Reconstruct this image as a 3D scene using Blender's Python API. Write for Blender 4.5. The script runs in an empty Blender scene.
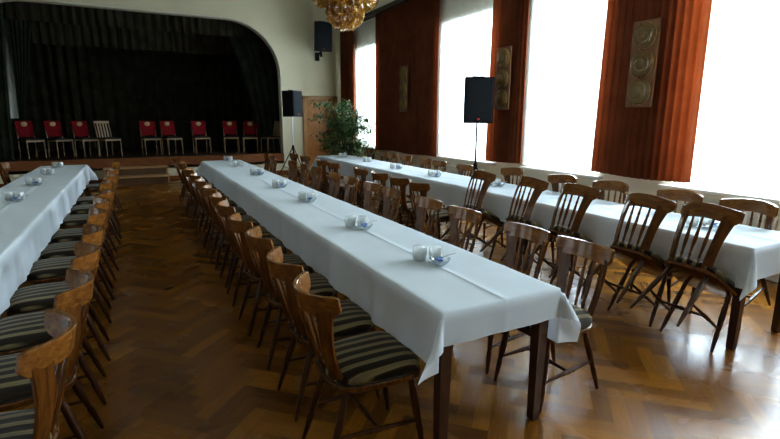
import bpy, math, random
from mathutils import Vector, Matrix
PI = math.pi
random.seed(7)
C = bpy.context.scene.collection
R = math.radians

# ------------------------------------------------------------------ materials
def new_mat(name):
    m = bpy.data.materials.new(name); m.use_nodes = True
    nt = m.node_tree; nt.nodes.clear()
    out = nt.nodes.new('ShaderNodeOutputMaterial')
    return m, nt, out

def N(nt, typ, **kw):
    n = nt.nodes.new(typ)
    for k, v in kw.items():
        if k in n.inputs: n.inputs[k].default_value = v
        else: setattr(n, k, v)
    return n

def ramp(nt, fac, stops, interp='LINEAR'):
    n = nt.nodes.new('ShaderNodeValToRGB'); n.color_ramp.interpolation = interp
    e = n.color_ramp.elements
    while len(e) < len(stops): e.new(0.5)
    for el, (p, c) in zip(e, stops):
        el.position = p; el.color = (c[0], c[1], c[2], 1)
    nt.links.new(fac, n.inputs['Fac'])
    return n.outputs['Color']

def paint(name, col, rough=0.7, var=0.08, scale=6, metal=0.0, coat=0.0, bump=0.0, bscale=60, spec=0.5):
    m, nt, out = new_mat(name)
    b = N(nt, 'ShaderNodeBsdfPrincipled', Roughness=rough, Metallic=metal)
    b.inputs['Coat Weight'].default_value = coat
    b.inputs['Coat Roughness'].default_value = 0.15
    b.inputs['Specular IOR Level'].default_value = spec
    tc = N(nt, 'ShaderNodeTexCoord')
    no = N(nt, 'ShaderNodeTexNoise', Scale=scale, Detail=3.0)
    nt.links.new(tc.outputs['Object'], no.inputs['Vector'])
    lo = [c * (1 - var) for c in col]; hi = [min(1, c * (1 + var)) for c in col]
    c = ramp(nt, no.outputs['Fac'], [(0.3, lo), (0.7, hi)])
    nt.links.new(c, b.inputs['Base Color'])
    if bump:
        n2 = N(nt, 'ShaderNodeTexNoise', Scale=bscale, Detail=2.0)
        nt.links.new(tc.outputs['Object'], n2.inputs['Vector'])
        bp = N(nt, 'ShaderNodeBump', Strength=bump, Distance=0.01)
        nt.links.new(n2.outputs['Fac'], bp.inputs['Height']); nt.links.new(bp.outputs['Normal'], b.inputs['Normal'])
    nt.links.new(b.outputs[0], out.inputs[0])
    return m

def wood(name, dark, light, rough=0.3, coat=0.3, axis='Z', scale=9, spec=0.5):
    m, nt, out = new_mat(name)
    b = N(nt, 'ShaderNodeBsdfPrincipled', Roughness=rough)
    b.inputs['Coat Weight'].default_value = coat
    b.inputs['Coat Roughness'].default_value = 0.12
    b.inputs['Specular IOR Level'].default_value = spec
    tc = N(nt, 'ShaderNodeTexCoord')
    oi = N(nt, 'ShaderNodeObjectInfo')
    mp = N(nt, 'ShaderNodeMapping')
    s = {'X': (0.12, 1, 1), 'Y': (1, 0.12, 1), 'Z': (1, 1, 0.12)}[axis]
    mp.inputs['Scale'].default_value = s
    nt.links.new(tc.outputs['Object'], mp.inputs['Vector'])
    cb = N(nt, 'ShaderNodeCombineXYZ')
    ml = N(nt, 'ShaderNodeMath', operation='MULTIPLY'); ml.inputs[1].default_value = 37.0
    nt.links.new(oi.outputs['Random'], ml.inputs[0])
    nt.links.new(ml.outputs[0], cb.inputs[0]); nt.links.new(ml.outputs[0], cb.inputs[2])
    nt.links.new(cb.outputs[0], mp.inputs['Location'])
    no = N(nt, 'ShaderNodeTexNoise', Scale=scale * 5, Detail=4.0, Distortion=0.6)
    nt.links.new(mp.outputs[0], no.inputs['Vector'])
    c = ramp(nt, no.outputs['Fac'], [(0.25, dark), (0.75, light)])
    nt.links.new(c, b.inputs['Base Color'])
    nt.links.new(b.outputs[0], out.inputs[0])
    return m

def fabric(name, col, trans=0.0, var=0.1, wscale=None, sheen=0.0, see=0.0, tcol=None):
    m, nt, out = new_mat(name)
    tc = N(nt, 'ShaderNodeTexCoord')
    no = N(nt, 'ShaderNodeTexNoise', Scale=4.0, Detail=3.0)
    nt.links.new(tc.outputs['Object'], no.inputs['Vector'])
    c = ramp(nt, no.outputs['Fac'], [(0.3, [x * (1 - var) for x in col]), (0.7, [min(1, x * (1 + var)) for x in col])])
    d = N(nt, 'ShaderNodeBsdfDiffuse'); nt.links.new(c, d.inputs['Color'])
    sh = d.outputs[0]
    if trans:
        t = N(nt, 'ShaderNodeBsdfTranslucent')
        if tcol: t.inputs['Color'].default_value = (*tcol, 1)
        else: nt.links.new(c, t.inputs['Color'])
        mx = N(nt, 'ShaderNodeMixShader', Fac=trans)
        nt.links.new(sh, mx.inputs[1]); nt.links.new(t.outputs[0], mx.inputs[2]); sh = mx.outputs[0]
    if see:
        t = N(nt, 'ShaderNodeBsdfTransparent')
        mx = N(nt, 'ShaderNodeMixShader', Fac=see)
        nt.links.new(sh, mx.inputs[1]); nt.links.new(t.outputs[0], mx.inputs[2]); sh = mx.outputs[0]
    nt.links.new(sh, out.inputs[0])
    return m

def thin_glass(name, tint=(1, 1, 1), gloss=0.08, milky=0.0, mcol=(0.9, 0.9, 0.9), rough=0.05):
    m, nt, out = new_mat(name)
    t = N(nt, 'ShaderNodeBsdfTransparent'); t.inputs['Color'].default_value = (*tint, 1)
    g = N(nt, 'ShaderNodeBsdfGlossy', Roughness=rough)
    lw = N(nt, 'ShaderNodeLayerWeight', Blend=0.25)
    mth = N(nt, 'ShaderNodeMath', operation='MULTIPLY_ADD'); mth.inputs[1].default_value = 0.5; mth.inputs[2].default_value = gloss
    nt.links.new(lw.outputs['Fresnel'], mth.inputs[0])
    sh = t.outputs[0]
    if milky:
        tc = N(nt, 'ShaderNodeTexCoord')
        no = N(nt, 'ShaderNodeTexNoise', Scale=30.0, Detail=2.0)
        nt.links.new(tc.outputs['Object'], no.inputs['Vector'])
        c = ramp(nt, no.outputs['Fac'], [(0.3, [x * .88 for x in mcol]), (0.7, mcol)])
        d = N(nt, 'ShaderNodeBsdfDiffuse'); nt.links.new(c, d.inputs['Color'])
        tr = N(nt, 'ShaderNodeBsdfTranslucent'); nt.links.new(c, tr.inputs['Color'])
        m1 = N(nt, 'ShaderNodeMixShader', Fac=0.6)
        nt.links.new(d.outputs[0], m1.inputs[1]); nt.links.new(tr.outputs[0], m1.inputs[2])
        m2 = N(nt, 'ShaderNodeMixShader', Fac=milky)
        nt.links.new(sh, m2.inputs[1]); nt.links.new(m1.outputs[0], m2.inputs[2]); sh = m2.outputs[0]
    m3 = N(nt, 'ShaderNodeMixShader')
    nt.links.new(mth.outputs[0], m3.inputs[0])
    nt.links.new(sh, m3.inputs[1]); nt.links.new(g.outputs[0], m3.inputs[2])
    nt.links.new(m3.outputs[0], out.inputs[0])
    return m

def stripes_mat(name):
    m, nt, out = new_mat(name)
    b = N(nt, 'ShaderNodeBsdfPrincipled', Roughness=0.85)
    b.inputs['Specular IOR Level'].default_value = 0.2
    b.inputs['Sheen Weight'].default_value = 0.15
    tc = N(nt, 'ShaderNodeTexCoord'); sp = N(nt, 'ShaderNodeSeparateXYZ')
    nt.links.new(tc.outputs['Object'], sp.inputs[0])
    a = N(nt, 'ShaderNodeMath', operation='MULTIPLY_ADD'); a.inputs[1].default_value = 1 / 0.066; a.inputs[2].default_value = 20.25
    nt.links.new(sp.outputs['Y'], a.inputs[0])
    f = N(nt, 'ShaderNodeMath', operation='FRACT'); nt.links.new(a.outputs[0], f.inputs[0])
    c = ramp(nt, f.outputs[0], [(0.0, (0.018, 0.010, 0.006)), (0.30, (0.035, 0.022, 0.010)), (0.36, (0.28, 0.225, 0.12)),
                                (0.60, (0.20, 0.155, 0.08)), (0.68, (0.30, 0.235, 0.13)), (0.74, (0.06, 0.04, 0.018)), (0.84, (0.018, 0.010, 0.006))])
    no = N(nt, 'ShaderNodeTexNoise', Scale=160.0, Detail=2.0)
    nt.links.new(tc.outputs['Object'], no.inputs['Vector'])
    mx = N(nt, 'ShaderNodeMix', data_type='RGBA', blend_type='MULTIPLY'); mx.inputs['Factor'].default_value = 0.35
    nt.links.new(c, mx.inputs['A']); nt.links.new(no.outputs['Color'], mx.inputs['B'])
    nt.links.new(mx.outputs['Result'], b.inputs['Base Color'])
    nt.links.new(b.outputs[0], out.inputs[0])
    return m

def floor_mat():
    m, nt, out = new_mat('oak_herringbone_parquet')
    b = N(nt, 'ShaderNodeBsdfPrincipled', Roughness=0.32)
    b.inputs['Specular IOR Level'].default_value = 0.36
    at = N(nt, 'ShaderNodeAttribute', attribute_name='tone')
    uv = N(nt, 'ShaderNodeUVMap', uv_map='UVMap')
    mp = N(nt, 'ShaderNodeMapping'); mp.inputs['Scale'].default_value = (6, 90, 1)
    nt.links.new(uv.outputs[0], mp.inputs['Vector'])
    no = N(nt, 'ShaderNodeTexNoise', Scale=1.0, Detail=4.0, Distortion=0.4)
    nt.links.new(mp.outputs[0], no.inputs['Vector'])
    ad = N(nt, 'ShaderNodeMath', operation='MULTIPLY_ADD'); ad.inputs[1].default_value = 0.45
    sb = N(nt, 'ShaderNodeSeparateColor'); nt.links.new(at.outputs['Color'], sb.inputs[0])
    nt.links.new(no.outputs['Fac'], ad.inputs[0]); nt.links.new(sb.outputs[0], ad.inputs[2])
    c = ramp(nt, ad.outputs[0], [(0.15, (0.095, 0.034, 0.003)), (0.55, (0.24, 0.096, 0.010)), (0.95, (0.45, 0.205, 0.030))])
    nt.links.new(c, b.inputs['Base Color'])
    tc = N(nt, 'ShaderNodeTexCoord')
    n2 = N(nt, 'ShaderNodeTexNoise', Scale=1.3, Detail=4.0)
    nt.links.new(tc.outputs['Object'], n2.inputs['Vector'])
    mr = N(nt, 'ShaderNodeMapRange'); mr.inputs['To Min'].default_value = 0.20; mr.inputs['To Max'].default_value = 0.34
    nt.links.new(n2.outputs['Fac'], mr.inputs['Value']); nt.links.new(mr.outputs[0], b.inputs['Roughness'])
    nt.links.new(b.outputs[0], out.inputs[0])
    return m

M = {}
M['chair'] = wood('walnut_brown_chair_wood', (0.055, 0.019, 0.0045), (0.17, 0.064, 0.013), rough=0.20, coat=0.12, spec=0.35)
M['chair_leg'] = wood('dark_walnut_chair_leg_wood', (0.035, 0.011, 0.004), (0.10, 0.034, 0.010), rough=0.3, coat=0.25, spec=0.35)
M['chair_rail'] = wood('walnut_brown_chair_rail_wood', (0.085, 0.031, 0.007), (0.25, 0.102, 0.021), rough=0.20, coat=0.2, spec=0.35, axis='Y')
M['stripe'] = stripes_mat('olive_striped_upholstery')
M['cloth'] = fabric('white_table_linen', (0.69, 0.745, 0.80), 0.16, 0.02, tcol=(0.86, 0.90, 0.95))
M['table'] = wood('dark_table_wood', (0.035, 0.014, 0.007), (0.085, 0.034, 0.015), rough=0.4, coat=0.1)
M['floor'] = floor_mat()
M['gap'] = paint('floor_joint_dark', (0.05, 0.025, 0.012), 0.7)
M['wall'] = paint('cream_wall_paint', (0.66, 0.61, 0.46), 0.85, 0.03, 1.2, bump=0.05)
M['ceilw'] = paint('light_cream_window_wall_paint', (0.82, 0.78, 0.64), 0.8, 0.03, 1.2)
M['sidewall'] = paint('bounce_cutting_tan_wall_paint', (0.20, 0.17, 0.12), 0.85, 0.03, 1.2)  # colour of the unseen walls darkened to cut bounce light on the left
M['ceil'] = paint('warm_white_ceiling_paint', (0.66, 0.65, 0.54), 0.9, 0.02, 1)
M['white'] = paint('white_gloss_paint', (0.88, 0.87, 0.82), 0.45, 0.02)
M['drape'] = fabric('rust_red_curtain_cloth', (0.135, 0.047, 0.024), 0.11, 0.2, tcol=(0.42, 0.085, 0.022))
M['sheer'] = fabric('white_sheer_net', (0.85, 0.86, 0.86), 0.55, 0.03, see=0.45)
M['stagecurtain'] = fabric('black_green_stage_velvet', (0.046, 0.041, 0.028), 0.0, 0.3)
M['greencurtain'] = fabric('dark_green_stage_velvet', (0.030, 0.036, 0.026), 0.0, 0.3)
M['stagewood'] = wood('reddish_stage_edge_wood', (0.13, 0.045, 0.014), (0.27, 0.10, 0.032), rough=0.4, coat=0.1, axis='X')
M['stagefloor'] = wood('dark_stage_boards', (0.03, 0.015, 0.008), (0.06, 0.03, 0.015), rough=0.5, coat=0.0, axis='X')
M['step'] = wood('light_step_wood', (0.36, 0.21, 0.095), (0.54, 0.35, 0.18), rough=0.45, coat=0.1, axis='X')
M['stepriser'] = wood('dark_step_riser_wood', (0.09, 0.045, 0.02), (0.16, 0.085, 0.04), rough=0.5, coat=0.0, axis='X')
M['door'] = wood('honey_oak_door_wood', (0.32, 0.125, 0.030), (0.50, 0.22, 0.06), rough=0.5, coat=0.15)
M['doorframe'] = wood('pale_oak_frame_wood', (0.33, 0.17, 0.065), (0.48, 0.27, 0.11), rough=0.4, coat=0.1)
M['black'] = paint('black_speaker_paint', (0.010, 0.010, 0.011), 0.7, 0.15, 40, spec=0.2)
M['grille'] = paint('dark_grey_speaker_grille', (0.011, 0.013, 0.016), 0.8, 0.5, 220, spec=0.2)
M['metal'] = paint('brushed_steel', (0.62, 0.63, 0.65), 0.3, 0.05, 30, metal=1.0)
M['brass'] = paint('aged_brass', (0.50, 0.33, 0.12), 0.3, 0.1, 20, metal=1.0)
M['redfabric'] = paint('red_backrest_cloth', (0.20, 0.008, 0.013), 0.8, 0.2, 12, spec=0.2)
M['beige'] = paint('beige_patch_cloth', (0.45, 0.33, 0.18), 0.8, 0.1, 12)
M['palewood'] = wood('pale_beech_chair_wood', (0.26, 0.16, 0.085), (0.42, 0.29, 0.16), rough=0.4, coat=0.1)
M['blackpad'] = paint('black_seat_padding', (0.02, 0.018, 0.018), 0.6, 0.1)
M['amber'] = thin_glass('amber_art_glass', (0.98, 0.78, 0.36), 0.20, 0.36, (0.85, 0.55, 0.16), 0.06)
M['lampglass'] = thin_glass('smoky_amber_pressed_glass', (0.8, 0.62, 0.3), 0.05, 0.9, (0.36, 0.23, 0.07), 0.25)
M['frost'] = thin_glass('frosted_white_glass', (0.93, 0.96, 0.96), 0.06, 0.42, (0.99, 1.0, 1.0), 0.10)
M['clear'] = thin_glass('clear_glass', (0.95, 0.98, 0.98), 0.08, 0.15, (0.85, 0.9, 0.92), 0.05)
M['pane'] = thin_glass('window_pane_glass', (0.96, 0.98, 0.98), 0.02)
M['blue'] = paint('blue_paper', (0.06, 0.17, 0.50), 0.5, 0.2, 60)
M['paper'] = paint('white_paper', (0.80, 0.83, 0.86), 0.6, 0.03)
M['wax'] = fabric('white_wax', (0.92, 0.91, 0.87), 0.6, 0.02)
M['panel'] = wood('brown_lamp_panel_wood', (0.15, 0.070, 0.030), (0.25, 0.125, 0.055), rough=0.7, coat=0.0)
M['leaf'] = None
M['leaf2'] = None
M['bark'] = wood('grey_brown_bark', (0.10, 0.07, 0.045), (0.22, 0.16, 0.11), rough=0.8, coat=0.0)
M['pot'] = paint('terracotta_pot', (0.30, 0.12, 0.06), 0.7, 0.1, 8)
M['soil'] = paint('potting_soil', (0.03, 0.02, 0.014), 0.9, 0.4, 50)
M['red'] = paint('red_badge_enamel', (0.55, 0.02, 0.02), 0.4, 0.05)
M['rail'] = paint('dark_curtain_rail', (0.05, 0.035, 0.025), 0.6, 0.1)

def leaf_mat(name, a, b_):
    m, nt, out = new_mat(name)
    p = N(nt, 'ShaderNodeBsdfPrincipled', Roughness=0.4)
    g = N(nt, 'ShaderNodeNewGeometry')
    c = ramp(nt, g.outputs['Random Per Island'], [(0, a), (1, b_)])
    nt.links.new(c, p.inputs['Base Color'])
    t = N(nt, 'ShaderNodeBsdfTranslucent'); nt.links.new(c, t.inputs['Color'])
    mx = N(nt, 'ShaderNodeMixShader', Fac=0.35)
    nt.links.new(p.outputs[0], mx.inputs[1]); nt.links.new(t.outputs[0], mx.inputs[2])
    nt.links.new(mx.outputs[0], out.inputs[0])
    return m
M['leaf'] = leaf_mat('glossy_fig_leaf', (0.018, 0.05, 0.02), (0.17, 0.28, 0.10))
M['leaf2'] = leaf_mat('pale_low_leaf', (0.09, 0.14, 0.06), (0.26, 0.32, 0.15))

# ------------------------------------------------------------------ mesh builder
class MB:
    def __init__(s): s.v = []; s.f = []
    def add(s, vs, fs):
        o = len(s.v); s.v += [tuple(p) for p in vs]; s.f += [tuple(i + o for i in f) for f in fs]
    def box(s, x0, x1, y0, y1, z0, z1, bev=0.0):
        if bev <= 0:
            vs = [(x, y, z) for z in (z0, z1) for y in (y0, y1) for x in (x0, x1)]
            s.add(vs, [(0, 2, 3, 1), (4, 5, 7, 6), (0, 1, 5, 4), (2, 6, 7, 3), (0, 4, 6, 2), (1, 3, 7, 5)])
        else:
            b = min(bev, (x1 - x0) / 2.01, (y1 - y0) / 2.01, (z1 - z0) / 2.01)
            def ring(i, z):
                return [(x0 + i, y0 + b, z), (x0 + b, y0 + i, z), (x1 - b, y0 + i, z), (x1 - i, y0 + b, z),
                        (x1 - i, y1 - b, z), (x1 - b, y1 - i, z), (x0 + b, y1 - i, z), (x0 + i, y1 - b, z)]
            rings = [ring(b * .99, z0), ring(0, z0 + b), ring(0, z1 - b), ring(b * .99, z1)]
            s.loft(rings)
    def loft(s, rings, closed=True, cap=True):
        n = len(rings[0]); o = len(s.v)
        for r in rings: s.v += [tuple(p) for p in r]
        m = n if closed else n - 1
        for k in range(len(rings) - 1):
            for i in range(m):
                j = (i + 1) % n
                s.f.append((o + k * n + i, o + k * n + j, o + (k + 1) * n + j, o + (k + 1) * n + i))
        if cap and closed:
            s.f.append(tuple(o + i for i in reversed(range(n))))
            s.f.append(tuple(o + (len(rings) - 1) * n + i for i in range(n)))
    def lathe(s, p0, p1, prof, seg=10, cap=True):
        p0 = Vector(p0); p1 = Vector(p1); d = p1 - p0; L = d.length; d.normalize()
        u = d.orthogonal().normalized(); w = d.cross(u)
        rings = []
        for t, r in prof:
            c = p0 + d * (t * L)
            rings.append([c + (u * math.cos(2 * PI * i / seg) + w * math.sin(2 * PI * i / seg)) * max(r, 1e-4) for i in range(seg)])
        s.loft(rings, True, cap)
    def tube(s, pts, r, seg=8):
        pts = [Vector(p) for p in pts]; rings = []
        up = Vector((0.13, 0.31, 0.94))
        for i, p in enumerate(pts):
            d = (pts[min(i + 1, len(pts) - 1)] - pts[max(i - 1, 0)]).normalized()
            u = d.cross(up)
            if u.length < .05: u = d.orthogonal()
            u.normalize(); w = d.cross(u)
            rr = r[i] if isinstance(r, (list, tuple)) else r
            rings.append([p + (u * math.cos(2 * PI * k / seg) + w * math.sin(2 * PI * k / seg)) * rr for k in range(seg)])
        s.loft(rings)
    def grid(s, P):
        ny = len(P); nx = len(P[0]); o = len(s.v)
        for row in P: s.v += [tuple(p) for p in row]
        for j in range(ny - 1):
            for i in range(nx - 1):
                s.f.append((o + j * nx + i, o + j * nx + i + 1, o + (j + 1) * nx + i + 1, o + (j + 1) * nx + i))
    def xform(s, mat):
        s.v = [tuple(mat @ Vector(p)) for p in s.v]; return s
    def mesh(s, name, mat, smooth=True, angle=40):
        me = bpy.data.meshes.new(name); me.from_pydata(s.v, [], s.f); me.materials.append(mat)
        if smooth:
            me.polygons.foreach_set('use_smooth', [True] * len(me.polygons))
            try: me.set_sharp_from_angle(angle=R(angle))
            except Exception: pass
        me.update()
        return me
    def build(s, name, mat, parent=None, smooth=True, angle=40):
        o = bpy.data.objects.new(name, s.mesh(name, mat, smooth, angle)); C.objects.link(o)
        if parent: o.parent = parent
        return o

def tag(o, label=None, cat=None, group=None, kind=None):
    if label: o['label'] = label
    if cat: o['category'] = cat
    if group: o['group'] = group
    if kind: o['kind'] = kind
    return o
def empty(name, loc=(0, 0, 0), rot=(0, 0, 0), label=None, cat=None, group=None, kind=None):
    o = bpy.data.objects.new(name, None); C.objects.link(o)
    o.location = loc; o.rotation_euler = rot; o.empty_display_size = 0.1
    return tag(o, label, cat, group, kind)
def copy_tree(o, parent=None):
    c = o.copy(); C.objects.link(c); c.parent = parent
    for ch in list(o.children): copy_tree(ch, c)
    return c
ORD = ['first', 'second', 'third', 'fourth', 'fifth', 'sixth', 'seventh', 'eighth', 'ninth', 'tenth', 'eleventh', 'twelfth', 'thirteenth', 'fourteenth']
def nth(i): return ORD[i]

# ------------------------------------------------------------------ room shell
XR, XL, YB, YF, ZC = 5.5, -5.1, 13.45, -2.6, 4.75
SZ = 0.585                                   # stage floor
def struct(name, mb, mat, parent=None, label=None, smooth=False):
    o = mb.build(name, mat, parent, smooth)
    if not parent: o['kind'] = 'structure'
    if label: o['label'] = label; 
    return o

# floor: herringbone planks, one mesh
def make_floor():
    n = 5; W = 0.09; Lp = n * W
    vs, fs, tone, uvs = [], [], [], []
    c45 = math.sqrt(.5)
    def plank(a0, a1, b0, b1, along_a):
        cx, cy = (a0 + a1) / 2 * W, (b0 + b1) / 2 * W
        X = (cx - cy) * c45; Y = (cx + cy) * c45
        X += .2; Y += 5.0
        if X < XL - .35 or X > XR + .35 or Y < YF - .35 or Y > YB + .35: return
        g = 0.0007
        o = len(vs)
        q = [(a0 * W + g, b0 * W + g), (a1 * W - g, b0 * W + g), (a1 * W - g, b1 * W - g), (a0 * W + g, b1 * W - g)]
        for x, y in q: vs.append(((x - y) * c45 + .2, (x + y) * c45 + 5.0, 0.0))
        fs.append((o, o + 1, o + 2, o + 3))
        t = random.random() * .42 + (0.06 if along_a else 0)
        tone.append(t)
        ou, ov = random.random() * 20, random.random() * 20
        for x, y in q:
            uvs.append((x + ou, y + ov) if along_a else (y + ou, x + ov))
    K = 150
    for i in range(-K, K):
        for j in range(-16, 17):
            a = i + 2 * n * j
            if -K < a < K: plank(a, a + n, i, i + 1, True)
            b = i - 2 * n * (j + 1) + 1
            if -K < b < K: plank(i, i + 1, b, b + n, False)
    me = bpy.data.meshes.new('floor')
    # dark joint bed just under the boards
    o = len(vs)
    vs += [(XL, YF, -.0015), (XR, YF, -.0015), (XR, YB, -.0015), (XL, YB, -.0015)]
    fs.append((o, o + 1, o + 2, o + 3)); tone.append(0); uvs += [(0, 0)] * 4
    me.from_pydata(vs, [], fs)
    me.materials.append(M['floor']); me.materials.append(M['gap'])
    uvl = me.uv_layers.new(name='UVMap')
    at = me.attributes.new('tone', 'FLOAT_COLOR', 'FACE')
    for k, p in enumerate(me.polygons):
        at.data[k].color = (tone[k], tone[k], tone[k], 1)
        for q, li in enumerate(p.loop_indices): uvl.data[li].uv = uvs[k * 4 + q]
    me.polygons[len(me.polygons) - 1].material_index = 1
    ob = bpy.data.objects.new('floor', me); C.objects.link(ob); ob['kind'] = 'structure'
make_floor()

m = MB(); m.box(XL - .3, XR + .4, YF - .3, 18.4, ZC, ZC + .15); struct('ceiling', m, M['ceil'])

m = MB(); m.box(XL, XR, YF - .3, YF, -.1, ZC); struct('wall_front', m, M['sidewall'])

# right wall with window openings
WIN = [(-1.7, -.1), (1.25, 3.42), (4.36, 5.74), (6.52, 8.2), (10.85, 12.3)]
WZ0, WZ1 = 0.86, 3.33
m = MB()
m.box(XR, XR + .35, YF - .3, YB + .3, -.1, WZ0)
m.box(XR, XR + .35, YF - .3, YB + .3, WZ1, ZC)
prev = YF - .3
for a, b in WIN + [(YB + .3, None)]:
    m.box(XR, XR + .35, prev, a, WZ0, WZ1); prev = b
struct('wall_right', m, M['ceilw'])
for k, (a, b) in enumerate(WIN):
    m = MB(); fx0, fx1 = XR + .2, XR + .26
    m.box(fx0, fx1, a, a + .07, WZ0, WZ1); m.box(fx0, fx1, b - .07, b, WZ0, WZ1)
    m.box(fx0, fx1, a, b, WZ0, WZ0 + .08); m.box(fx0, fx1, a, b, WZ1 - .08, WZ1)
    mid = (a + b) / 2
    m.box(fx0 + .003, fx1 - .003, mid - .03, mid + .03, WZ0 + .05, WZ1 - .05)
    m.box(fx0 + .006, fx1 - .006, a + .05, b - .05, 2.42, 2.47)
    w = struct('window_%d' % (k + 1), m, M['white'])
    g = MB(); g.box(XR + .226, XR + .230, a + .06, b - .06, WZ0 + .07, WZ1 - .07); g.build('window_pane', M['pane'], w, False)
    s = MB(); s.box(XR - .10, XR + .2, a - .05, b + .05, WZ0 - .075, WZ0 - .035, .006); s.build('window_sill', M['white'], w, False)

# left wall, with its own row of curtained windows (outside the frame on the left)
WINL = [(-1.5, .1), (1.6, 3.2), (4.7, 6.3), (7.8, 9.4)]
m = MB()
m.box(XL - .35, XL, YF - .3, YB + .3, -.1, WZ0); m.box(XL - .35, XL, YF - .3, YB + .3, WZ1, ZC)
prev = YF - .3
for a, b in WINL + [(YB + .3, None)]:
    m.box(XL - .35, XL, prev, a, WZ0, WZ1); prev = b
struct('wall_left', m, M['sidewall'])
for k, (a, b) in enumerate(WINL):
    m = MB(); fx0, fx1 = XL - .26, XL - .2
    m.box(fx0, fx1, a, a + .07, WZ0, WZ1); m.box(fx0, fx1, b - .07, b, WZ0, WZ1)
    m.box(fx0, fx1, a, b, WZ0, WZ0 + .08); m.box(fx0, fx1, a, b, WZ1 - .08, WZ1)
    mid = (a + b) / 2
    m.box(fx0 + .003, fx1 - .003, mid - .03, mid + .03, WZ0 + .05, WZ1 - .05)
    w = struct('window_%d' % (k + 6), m, M['white'])
    g = MB(); g.box(XL - .230, XL - .226, a + .06, b - .06, WZ0 + .07, WZ1 - .07); g.build('window_pane', M['pane'], w, False)
    g = MB(); g.box(XL - .2, XL + .10, a - .05, b + .05, WZ0 - .075, WZ0 - .035, .006); g.build('window_sill', M['white'], w, False)

# back wall with arched stage opening
AX0, AX1, AZ, AR = -3.2, 3.70, 4.05, 1.35
def arch_pts():
    pts = [(AX0, SZ)]
    n = 16
    for i in range(n + 1):
        t = PI - i * PI / 2 / n
        pts.append((AX0 + AR + AR * math.cos(t), AZ - AR + AR * math.sin(t)))
    for i in range(n + 1):
        t = PI / 2 - i * PI / 2 / n
        pts.append((AX1 - AR + AR * math.cos(t), AZ - AR + AR * math.sin(t)))
    pts.append((AX1, SZ))
    return pts
AP = arch_pts()
m = MB()
outer = []
for x, z in AP:
    outer.append((x, z))
# front and back faces as strips from the arch curve out to wall edges
def wall_face(y, flip):
    o = len(m.v); rows = []
    for x, z in AP: m.v.append((x, y, z))
    top = []
    for x, z in AP: m.v.append((x, y, ZC))
    n = len(AP)
    for i in range(n - 1):
        if abs(AP[i][0] - AP[i + 1][0]) < 1e-6: continue
        f = (o + i, o + i + 1, o + n + i + 1, o + n + i); m.f.append(f if not flip else f[::-1])
    for xa, xb in ((XL, AX0), (AX1, XR)):
        o = len(m.v); m.v += [(xa, y, -.1), (xb, y, -.1), (xb, y, ZC), (xa, y, ZC)]
        f = (o, o + 1, o + 2, o + 3); m.f.append(f if not flip else f[::-1])
    o = len(m.v); m.v += [(AX0, y, -.1), (AX1, y, -.1), (AX1, y, .36), (AX0, y, .36)]
    m.f.append((o, o + 1, o + 2, o + 3))
wall_face(YB, False); wall_face(YB + .3, True)
o = len(m.v)
for x, z in AP: m.v.append((x, YB, z))
for x, z in AP: m.v.append((x, YB + .3, z))
n = len(AP)
for i in range(n - 1): m.f.append((o + i, o + n + i, o + n + i + 1, o + i + 1))
struct('wall_back', m, M['wall'])
# arch edge bead
m = MB(); m.tube([(x + (0.0), YB - .004, z) for x, z in AP], .018, 6); struct('trim_1', m, M['ceil'], smooth=True)
# baseboards
m = MB(); m.box(AX0 - 1.8, 4.28, YB - .025, YB, 0, .10, .004); struct('baseboard_back', m, M['stagewood'])
m = MB(); m.box(XR - .022, XR, YF, YB - .03, 0, .10, .004); struct('baseboard_right', m, M['white'])
m = MB(); m.box(XL, XL + .022, YF, YB - .03, 0, .10, .004); struct('baseboard_left', m, M['stagewood'])
# cove along the right wall top and curtain rail
m = MB()
prof = [(XR, 4.10), (XR - .06, 4.12), (XR - .10, 4.22), (XR - .16, 4.42), (XR - .30, 4.62), (XR - .42, ZC), (XR, ZC)]
m.loft([[(x, y, z) for x, z in prof] for y in (YF, YB)]); struct('trim_2', m, M['ceil'])
# stage
m = MB(); m.box(AX0 - 1.2, AX1 + 1.0, YB + .3, 18.2, .3, SZ - .002); m.box(AX0, AX1, YB, YB + .3, .3, SZ - .002); struct('stage_floor', m, M['stagefloor'])
m = MB(); m.box(AX0, AX1, YB - .03, YB + .05, .36, SZ, .006); struct('trim_3', m, M['stagewood'])
m = MB(); m.box(AX0 - 1.2, AX1 + 1.0, 18.1, 18.3, -.1, ZC); m.box(AX0 - 1.35, AX0 - 1.2, YB + .3, 18.2, -.1, ZC); m.box(AX1 + 1.0, AX1 + 1.15, YB + .3, 18.2, -.1, ZC)
struct('wall_stage', m, M['stagecurtain'])

# door
d = empty('door_1', (4.82, YB, 0)); d['kind'] = 'structure'
m = MB()
m.box(-.43, .43, -.035, -.005, .01, 2.08, .004)
m.build('door_leaf', M['door'], d, False)
m = MB(); m.box(-.53, -.43, -.05, 0, 0, 2.16, .006); m.box(.43, .53, -.05, 0, 0, 2.16, .006); m.box(-.53, .53, -.05, 0, 2.08, 2.18, .006)
m.build('door_frame', M['doorframe'], d, False)
m = MB(); m.box(-.385, -.355, -.042, -.034, .98, 1.14, .003); m.lathe((-.37, -.04, 1.07), (-.37, -.09, 1.07), [(0, .009), (1, .009)]); m.tube([(-.37, -.088, 1.07), (-.32, -.09, 1.07), (-.26, -.088, 1.068)], .009)
m.build('door_handle', M['brass'], d)

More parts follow.
